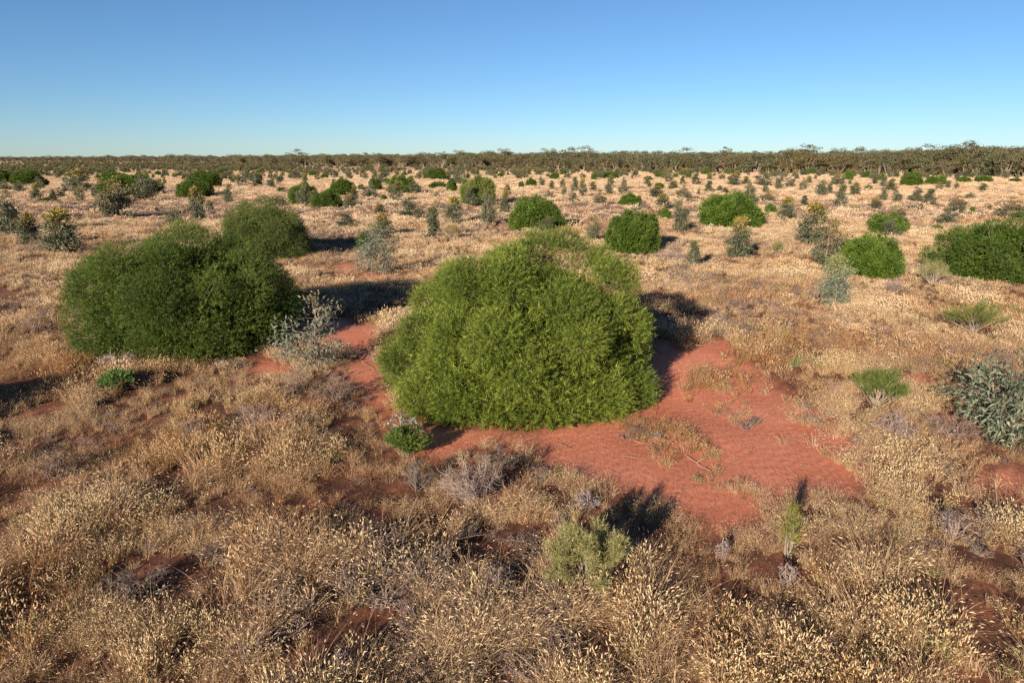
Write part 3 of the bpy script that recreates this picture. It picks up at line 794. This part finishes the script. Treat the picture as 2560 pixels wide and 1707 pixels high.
def tree(label, px, y, v, sc, group=None):
    x = (px - 1280.0) / FPX * depth_at(y)
    t = thing('mallee_tree', label, 'tree', (x, y, gz(x, y) - .05), _rnd.uniform(0, 6.28), (sc[0], sc[0], sc[1]), group)
    part('trunk', MALLEE[v][0], t); part('crown', MALLEE[v][1], t, True)
tree('tall open-crowned eucalyptus rising above all others on the horizon', 1812, edge_y(1812) + 14, 2, (1.15, 1.42))
tree('big rounded rusty-brown eucalyptus at the front edge of the right woodland', 1995, edge_y(1995) + 4, 4, (1.12, 1.25))
tree('flat umbrella-crowned eucalyptus standing above the right woodland', 2290, edge_y(2290) + 26, 2, (1.35, 1.22))
tree('second umbrella-crowned eucalyptus, right of the first, on the right skyline', 2385, edge_y(2385) + 22, 1, (.95, 1.2))
tree('tufted taller eucalyptus on the skyline left of the centre', 955, edge_y(955) + 12, 2, (1.3, 1.12))
tree('domed eucalyptus crown breaking the skyline right of the centre', 1290, edge_y(1290) + 9, 4, (1.2, 1.12))
rng = np.random.default_rng(31)
TG = 'mallee eucalyptus trees along the woodland edge'
for i in range(165):
    px = -60 + (i % 110) / 110 * 2680 + rng.uniform(-16, 16)
    y = edge_y(px) * (1 + (.0 if i < 110 else .06) + rng.uniform(-.02, .05))
    s = rng.uniform(.72, 1.16)
    tv = int(rng.integers(0, 6))
    tree('%s mallee eucalyptus, %s of the horizon woodland, %s' % (['broad olive', 'wide rusty', 'tall thin', 'low grey-brown', 'spreading rusty', 'short dense green'][tv], 'front row' if i < 110 else 'second row', place_word(px)), px, y, tv, (s * rng.uniform(.9, 1.2), s * rng.uniform(.92, 1.08)), TG)

# ------------------------------------------------------------------ scattering of what nobody could count (geometry nodes)
def source(me):
    return bpy.data.objects.new(me.name, me)        # only a geometry source, not in the scene

def scatter(name, label, P, rot, scl, tint, meshes):
    me = bpy.data.meshes.new(name)
    me.vertices.add(len(P)); me.vertices.foreach_set('co', np.asarray(P, np.float32).ravel())
    n = len(P)
    me.attributes.new('rot', 'FLOAT_VECTOR', 'POINT').data.foreach_set('vector', np.asarray(rot, np.float32).ravel())
    me.attributes.new('scl', 'FLOAT_VECTOR', 'POINT').data.foreach_set('vector', np.asarray(scl, np.float32).ravel())
    me.attributes.new('tint', 'FLOAT', 'POINT').data.foreach_set('value', np.asarray(tint, np.float32))
    me.attributes.new('pick', 'INT', 'POINT').data.foreach_set('value', np.random.default_rng(n).integers(0, len(meshes), n).astype(np.int32))
    o = bpy.data.objects.new(name, me); COL.objects.link(o)
    o['kind'] = 'stuff'; o['label'] = label; o['category'] = name.replace('_', ' ')
    ng = bpy.data.node_groups.new(name, 'GeometryNodeTree')
    ng.interface.new_socket('Geometry', in_out='INPUT', socket_type='NodeSocketGeometry')
    ng.interface.new_socket('Geometry', in_out='OUTPUT', socket_type='NodeSocketGeometry')
    N = ng.nodes; L = ng.links
    gi = N.new('NodeGroupInput'); go = N.new('NodeGroupOutput')
    g2 = N.new('GeometryNodeGeometryToInstance')
    for m in meshes:
        oi = N.new('GeometryNodeObjectInfo'); oi.inputs['Object'].default_value = source(m)
        oi.inputs['As Instance'].default_value = False
        L.new(oi.outputs['Geometry'], g2.inputs[0])
    def na(nm, ty):
        a = N.new('GeometryNodeInputNamedAttribute'); a.data_type = ty; a.inputs[0].default_value = nm
        return a.outputs[0]
    ip = N.new('GeometryNodeInstanceOnPoints')
    L.new(gi.outputs[0], ip.inputs['Points']); L.new(g2.outputs[0], ip.inputs['Instance'])
    ip.inputs['Pick Instance'].default_value = True
    L.new(na('pick', 'INT'), ip.inputs['Instance Index'])
    er = N.new('FunctionNodeEulerToRotation'); L.new(na('rot', 'FLOAT_VECTOR'), er.inputs[0])
    L.new(er.outputs[0], ip.inputs['Rotation']); L.new(na('scl', 'FLOAT_VECTOR'), ip.inputs['Scale'])
    L.new(ip.outputs[0], go.inputs[0])
    md = o.modifiers.new('scatter', 'NODES'); md.node_group = ng
    return o

# past the nearest few hundred the far saplings read as one scrub
rng = np.random.default_rng(15)
n = 30000
row = 396.1 + rng.uniform(5.5, 52, n); px = rng.uniform(-150, 2700, n)
yy = 9148.0 / (row - 396.1); ok = (yy < edge_y(px) * 1.02)
ok &= rng.uniform(0, 1, n) < np.clip(1.05 - .4 * np.clip((px - 300) / 1400, 0, 1), 0, 1) * np.clip(1.25 - (row - 400) / 30, .06, 1) * np.clip(3.2 * (fbm(px / 160, row / 6, 5, 3) - .28), .1, 1)
px, yy = px[ok], yy[ok]; n = len(px)
x = (px - 1280.0) / FPX * (yy * math.cos(PITCH) + 1.29); s = rng.uniform(.6, 1.4, n)
scatter('distant_scrub', 'olive-grey sapling scrub thickening towards the far woodland', np.stack([x, yy, ground_z(x, yy)], -1),
        np.stack([0 * x, 0 * x, rng.uniform(0, 6.28, n)], -1), np.stack([s * 1.4, s * 1.4, s], -1), 0 * x, [e[1] for e in EUC])

# woodland behind the edge trees
rng = np.random.default_rng(5)
n = 9000
px = rng.uniform(-250, 2800, n); y = edge_y(px) * (1.03 + rng.uniform(0, 1, n) ** 1.6 * 1.3)
x = (px - 1280.0) / FPX * (y * math.cos(PITCH) + 1.29)
s = rng.uniform(.68, 1.14, n) * (.85 + .4 * fbm(x / 60, y / 60, 7, 2)) * np.where(rng.uniform(0, 1, n) < .035, 1.3, 1.0)
P = np.stack([x, y, ground_z(x, y)], -1)
SC = np.stack([s * 1.15, s * 1.15, s], -1)
wood = []
for k in range(5):
    mb = MB(); tb, cb = mallee(760 + k, [6.2, 6.8, 5.6, 7.2, 6.0][k], [3.4, 3.0, 3.6, 2.7, 3.2][k], 6, 26, [.35, .3, .4, .3, .45][k], 55)
    me = MB(); me.v = tb.v + cb.v; me.c = tb.c + cb.c; me.t = tb.t + [t + tb.n for t in cb.t]; me.n = tb.n + cb.n
    wood.append(me.mesh('woodland_tree', M_EUC))
scatter('distant_woodland', 'olive-brown mallee woodland stretching along the whole horizon', P, np.stack([0 * x, 0 * x, rng.uniform(0, 6.28, n)], -1), SC, 0 * x, wood)

# ---- plant sources
def blades(mb, rng, n, base_r, h, w, lean, c0, c1, head=.3, headc=(.62, .47, .30), headl=.07, headw=.011):
    a = rng.uniform(0, 6.283, n); q = rng.uniform(0, 1, n) ** .5 * base_r
    B = np.stack([np.cos(a) * q, np.sin(a) * q, np.zeros(n)], -1)
    az = a + rng.normal(size=n) * .9
    le = lean * rng.uniform(.2, 1.35, n); hh = h * rng.uniform(.5, 1.15, n)
    d = np.stack([np.cos(az), np.sin(az), np.zeros(n)], -1)
    ts = [0, .38, .72, 1.0]
    pts = [B + d * (hh * le * t ** 1.8)[:, None] + np.stack([0 * a, 0 * a, hh * (t - .18 * le * t * t)], -1) for t in ts]
    sa = rng.uniform(0, 6.283, n); side = np.stack([np.cos(sa), np.sin(sa), np.zeros(n)], -1)
    ww = (w * rng.uniform(.7, 1.3, n))[:, None]
    V = np.stack([pts[0] - side * ww * .5, pts[0] + side * ww * .5, pts[1] - side * ww * .5, pts[1] + side * ww * .5,
                  pts[2] - side * ww * .38, pts[2] + side * ww * .38, pts[3]], 1)
    C = lerp(c0, c1, rng.uniform(0, 1, n))
    b = np.arange(n)[:, None] * 7
    T = np.concatenate([b + np.array([f]) for f in ((0, 1, 3), (0, 3, 2), (2, 3, 5), (2, 5, 4), (4, 5, 6))])
    mb.add(V, T, np.repeat(C[:, None], 7, 1).reshape(-1, 3))
    k = rng.uniform(0, 1, n) < head
    if k.any():
        D = nrm(pts[3][k] - pts[2][k] + np.array([0, 0, -.02])); m = int(k.sum())
        HC = np.array(headc) * rng.uniform(.8, 1.2, (m, 1))
        diamonds(mb, pts[3][k] - D * headl * .5, D, headl * rng.uniform(.7, 1.3, m), headw * rng.uniform(.8, 1.3, m), HC, rng, bend=.25)

def spikes(mb, rng, n, base_r, h, lean, sl, sr, cs, stemc=(.30, .17, .09), leafc=(.26, .24, .11), sides=5, stem_w=.004):
    a = rng.uniform(0, 6.283, n); q = rng.uniform(0, 1, n) ** .5 * base_r
    hh = h * rng.uniform(.55, 1.1, n); az = a + rng.normal(size=n) * .6
    d = np.stack([np.cos(az), np.sin(az), np.zeros(n)], -1)
    B = np.stack([np.cos(a) * q * .35, np.sin(a) * q * .35, np.zeros(n)], -1)
    Tp = B + d * (lean * hh * rng.uniform(.3, 1.3, n))[:, None] + np.stack([0 * a, 0 * a, hh], -1)
    dr = nrm(Tp - B)
    needles(mb, B, dr, np.linalg.norm(Tp - B, axis=1), stem_w, np.tile(np.array(stemc), (n, 1)) * rng.uniform(.7, 1.3, (n, 1)), rng)
    needles(mb, B + dr * .02, nrm(dr + rng.normal(size=(n, 3)) * .1), np.linalg.norm(Tp - B, axis=1), stem_w, np.tile(np.array(stemc), (n, 1)) * rng.uniform(.7, 1.3, (n, 1)), rng)
    # leaves up the stem
    nl = n * 3; ii = rng.integers(0, n, nl); t = rng.uniform(.1, .8, nl)[:, None]
    diamonds(mb, B[ii] * (1 - t) + Tp[ii] * t, nrm(rng.normal(size=(nl, 3)) + np.array([0, 0, .5])), .05 * rng.uniform(.6, 1.3, nl), .011, np.tile(np.array(leafc), (nl, 1)) * rng.uniform(.7, 1.3, (nl, 1)), rng)
    # furry spike: lumpy spindle
    ax = nrm(dr + rng.normal(size=(n, 3)) * .22); u = nrm(np.cross(ax, rvec(rng, n))); w = np.cross(ax, u)
    L = sl * rng.uniform(.6, 1.35, n); R = sr * rng.uniform(.75, 1.2, n)
    lev = [(-.12, .35), (.25, 1.0), (.62, .85), (1.0, .12)]
    an = np.arange(sides) / sides * 6.283
    rings = []
    for lt, lr in lev:
        rr = (R * lr)[:, None] * rng.uniform(.75, 1.25, (n, sides))
        rings.append(Tp[:, None] + ax[:, None] * (L * lt)[:, None, None] + rr[..., None] * (np.cos(an)[None, :, None] * u[:, None] + np.sin(an)[None, :, None] * w[:, None]))
    V = np.stack(rings, 1).reshape(n, -1, 3)
    f = []
    for i in range(3):
        for j in range(sides):
            p = i * sides + j; qq = i * sides + (j + 1) % sides
            f += [(p, qq, qq + sides), (p, qq + sides, p + sides)]
    f = np.array(f); b = np.arange(n)[:, None, None] * (4 * sides)
    C = np.array(cs) * rng.uniform(.8, 1.18, (n, 1, 1)) * np.ones((1, 4 * sides, 1))
    C = C * rng.uniform(.85, 1.12, (n, 4 * sides, 1))
    mb.add(V, (b + f[None]).reshape(-1, 3), C.reshape(-1, 3))

ST0, ST1 = (.20, .125, .070), (.60, .42, .25)
rng = np.random.default_rng(8)
GR_N, GR_M, GR_F, SP_N, SP_M, SP_F, UN, FO = [], [], [], [], [], [], [], []
for k in range(6):
    mb = MB(); blades(mb, rng, 62, .09 + .02 * k, .40 + .03 * k, .0042, .55 + .13 * k, ST0, ST1, .6, headc=(.62, .46, .29), headl=.056, headw=.0080); GR_N.append(mb.mesh('grass_tuft', M_GRASS))
    mb = MB(); blades(mb, rng, 60, .20, .31, .0065, .8, ST0, ST1, .5, headl=.06, headw=.011); GR_M.append(mb.mesh('grass_tuft', M_GRASS))
    mb = MB(); blades(mb, rng, 64, .62, .33, .02, .85, (.40, .27, .165), (.66, .49, .33), .4, headl=.1, headw=.028); GR_F.append(mb.mesh('grass_tuft', M_GRASS))
    mb = MB(); spikes(mb, rng, 38, .24, .40, .42, .037, .0070, (.53, .41, .24), stemc=(.36, .20, .10)); blades(mb, rng, 20, .12, .25, .0035, .6, ST0, ST1, 0); SP_N.append(mb.mesh('spike_plant', M_SPIKE))
    mb = MB(); spikes(mb, rng, 24, .26, .31, .45, .050, .0105, (.60, .455, .29), sides=4, stem_w=.005); SP_M.append(mb.mesh('spike_plant', M_SPIKE))
    mb = MB(); spikes(mb, rng, 36, .9, .33, .9, .09, .024, (.66, .52, .36), sides=3, stem_w=.012); SP_F.append(mb.mesh('spike_plant', M_SPIKE))
for k in range(4):
    UN.append(twiggy(900 + k, .34, .26, 130, (.21, .155, .13), .0042).mesh('twig_tuft', M_UNDER))
    mb = MB(); n = 110
    a = rng.uniform(0, 6.28, n); q = rng.uniform(0, .2, n)
    Pp = np.stack([np.cos(a) * q, np.sin(a) * q, rng.uniform(.02, .22, n)], -1)
    diamonds(mb, Pp, nrm(rng.normal(size=(n, 3)) + np.array([0, 0, .8])), .05 * rng.uniform(.7, 1.4, n), .013, lerp((.13, .15, .055), (.30, .31, .13), rng.uniform(0, 1, n)), rng)
    FO.append(mb.mesh('green_forb', M_UNDER))

# grass-free gaps added in the foreground; bared darkened soil stands in for shade
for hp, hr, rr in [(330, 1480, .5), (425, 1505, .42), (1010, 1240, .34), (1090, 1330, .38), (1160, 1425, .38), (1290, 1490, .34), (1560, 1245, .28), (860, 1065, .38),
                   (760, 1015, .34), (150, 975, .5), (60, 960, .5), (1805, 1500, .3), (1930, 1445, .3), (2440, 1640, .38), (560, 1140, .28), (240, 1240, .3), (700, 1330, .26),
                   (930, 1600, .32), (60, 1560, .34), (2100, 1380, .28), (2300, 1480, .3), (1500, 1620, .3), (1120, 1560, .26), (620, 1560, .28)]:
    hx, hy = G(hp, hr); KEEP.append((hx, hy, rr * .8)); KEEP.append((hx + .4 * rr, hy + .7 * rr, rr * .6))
KA = np.array(KEEP)
def in_keep(x, y):
    m = np.zeros(len(x), bool)
    for kx, ky, kr in KA: m |= (x - kx) ** 2 + (y - ky) ** 2 < kr * kr
    return m

def wedge(rng, n, y0, y1):
    """points spread evenly over the seen wedge of ground, some metres of margin at the sides"""
    y = np.sqrt(rng.uniform(y0 ** 2, y1 ** 2, n * 2)); lim = y * .82 + 3.0
    x = rng.uniform(-1, 1, n * 2) * (y1 * .82 + 3)
    # even over the area: accept by width
    y = rng.uniform(y0, y1, n * 2); lim = y * .82 + 3.0
    ok = np.abs(x) < lim
    return x[ok][:n], y[ok][:n]

def grow(name, label, seed, n, y0, y1, meshes, size, dens, fade=(0, 0), sand_keep=.0, tilt=.16, tint=None):
    rng = np.random.default_rng(seed); x, y = wedge(rng, n, y0, y1)
    p = dens(x, y)
    if fade[0]: p = p * np.clip((y - y0) / fade[0], 0, 1)
    if fade[1]: p = p * np.clip((y1 - y) / fade[1], 0, 1)
    k = rng.uniform(0, 1, len(x)) < p; x, y = x[k], y[k]
    sm = sand_mask(x, y); k = ~sm | (rng.uniform(0, 1, len(x)) < sand_keep); sm = sm[k]; x, y = x[k], y[k]
    ap = apron_mask(x, y); k = ~ap | (rng.uniform(0, 1, len(x)) < np.clip(.6 + 3.0 * (fbm(x * .8, y * .8, 57, 3) - .45), .12, 1)); x, y, sm = x[k], y[k], sm[k]
    ap = apron_mask(x, y)
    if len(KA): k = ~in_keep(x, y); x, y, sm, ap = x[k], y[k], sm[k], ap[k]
    m = len(x)
    hn = fbm(x / 1.5, y / 1.5, 71, 3)
    s = size * rng.uniform(.7, 1.25, m) * np.clip((hn - .15) * 1.9, .42, 1.05) * np.where(sm, .55, 1) * np.where(ap, .85, 1)
    edge = sand_mask(x, y + .6) | sand_mask(x + .1, y + 1.3) | sand_mask(x + .1, y + 2.1)         # plants stay low along the blown sand
    s = np.where(edge & (y < 40) & ~ap, np.minimum(s, size * rng.uniform(.3, .62, m)), s)
    # prevailing lean with the wind
    rot = np.stack([rng.normal(size=m) * tilt - .08, rng.normal(size=m) * tilt + .16, rng.uniform(0, 6.28, m)], -1)
    tn = np.clip((fbm(x / 3.0, y / 3.0, 81, 3) - .34) * 1.8 + rng.normal(size=m) * .25, 0, 1) * np.clip(1.25 - y / 70, .6, 1.15) if tint is None else tint(x, y, rng)
    scatter(name, label, np.stack([x, y, ground_z(x, y) - .012], -1), rot, np.stack([s, s, s * rng.uniform(.85, 1.15, m)], -1), tn, meshes)

def d_gr(x, y): return np.clip(.34 + 2.2 * (fbm(x / 1.3, y / 1.3, 91, 3) - .33), .16, 1) * np.clip(6 * (vnoise(x / .38, y / .38, 95) - .42), .12, 1)
def d_gf(x, y): return np.clip(.10 + 2.6 * (fbm(x / 3.4, y / 3.4, 93, 4) - .31), .06, 1)
def d_sn(x, y): return np.clip(5.5 * (fbm(x / 1.2, y / 1.2, 131, 3) - .50), .05, 1)
def d_sp(x, y): return np.clip(3.0 * (fbm(x / 4.0, y / 4.0, 133, 3) - .38), .04, 1)
def d_un(x, y): return np.clip(5.0 * (fbm(x / 2.6, y / 2.6, 151, 3) - .53), 0.03, 1)
def d_fo(x, y): return np.clip(4.0 * (fbm(x / 2.5, y / 2.5, 161, 3) - .55), 0.0, 1) * np.clip((x + 2) / 4, .25, 1)

grow('dry_grass', 'golden dry grass covering the foreground', 1, 44000, 2.5, 22, GR_N, .88, d_gr, (0, 6), .02)
grow('dry_grass', 'pale dry grass between the nearer shrubs', 2, 62000, 14, 60, GR_M, 1.0, d_gf, (8, 12), .05)
grow('dry_grass', 'straw-coloured grass of the far plain', 3, 90000, 42, 330, GR_F, 1.0, d_gf, (18, 60), 0)
grow('flower_spike_field', 'cream furry flower spikes standing in the foreground grass', 4, 11000, 2.5, 22, SP_N, .9, d_sn, (0, 6), .16)
grow('flower_spike_field', 'cream flower spikes massed in the grass between the nearer shrubs', 5, 42000, 14, 60, SP_M, 1.0, d_sp, (8, 12), .02)
grow('flower_spike_field', 'pale flower spikes over the far plain', 6, 60000, 42, 260, SP_F, 1.0, d_sp, (18, 60), 0)
grow('dry_undergrowth', 'mauve-grey leafless twigs low in the grass', 7, 60000, 2.5, 90, UN, 1.15, d_un, (0, 20), .01)
grow('green_ground_cover', 'small grey-green leafy herbs low in the grass', 9, 14000, 2.5, 40, FO, 1.0, d_fo, (0, 10), .03)
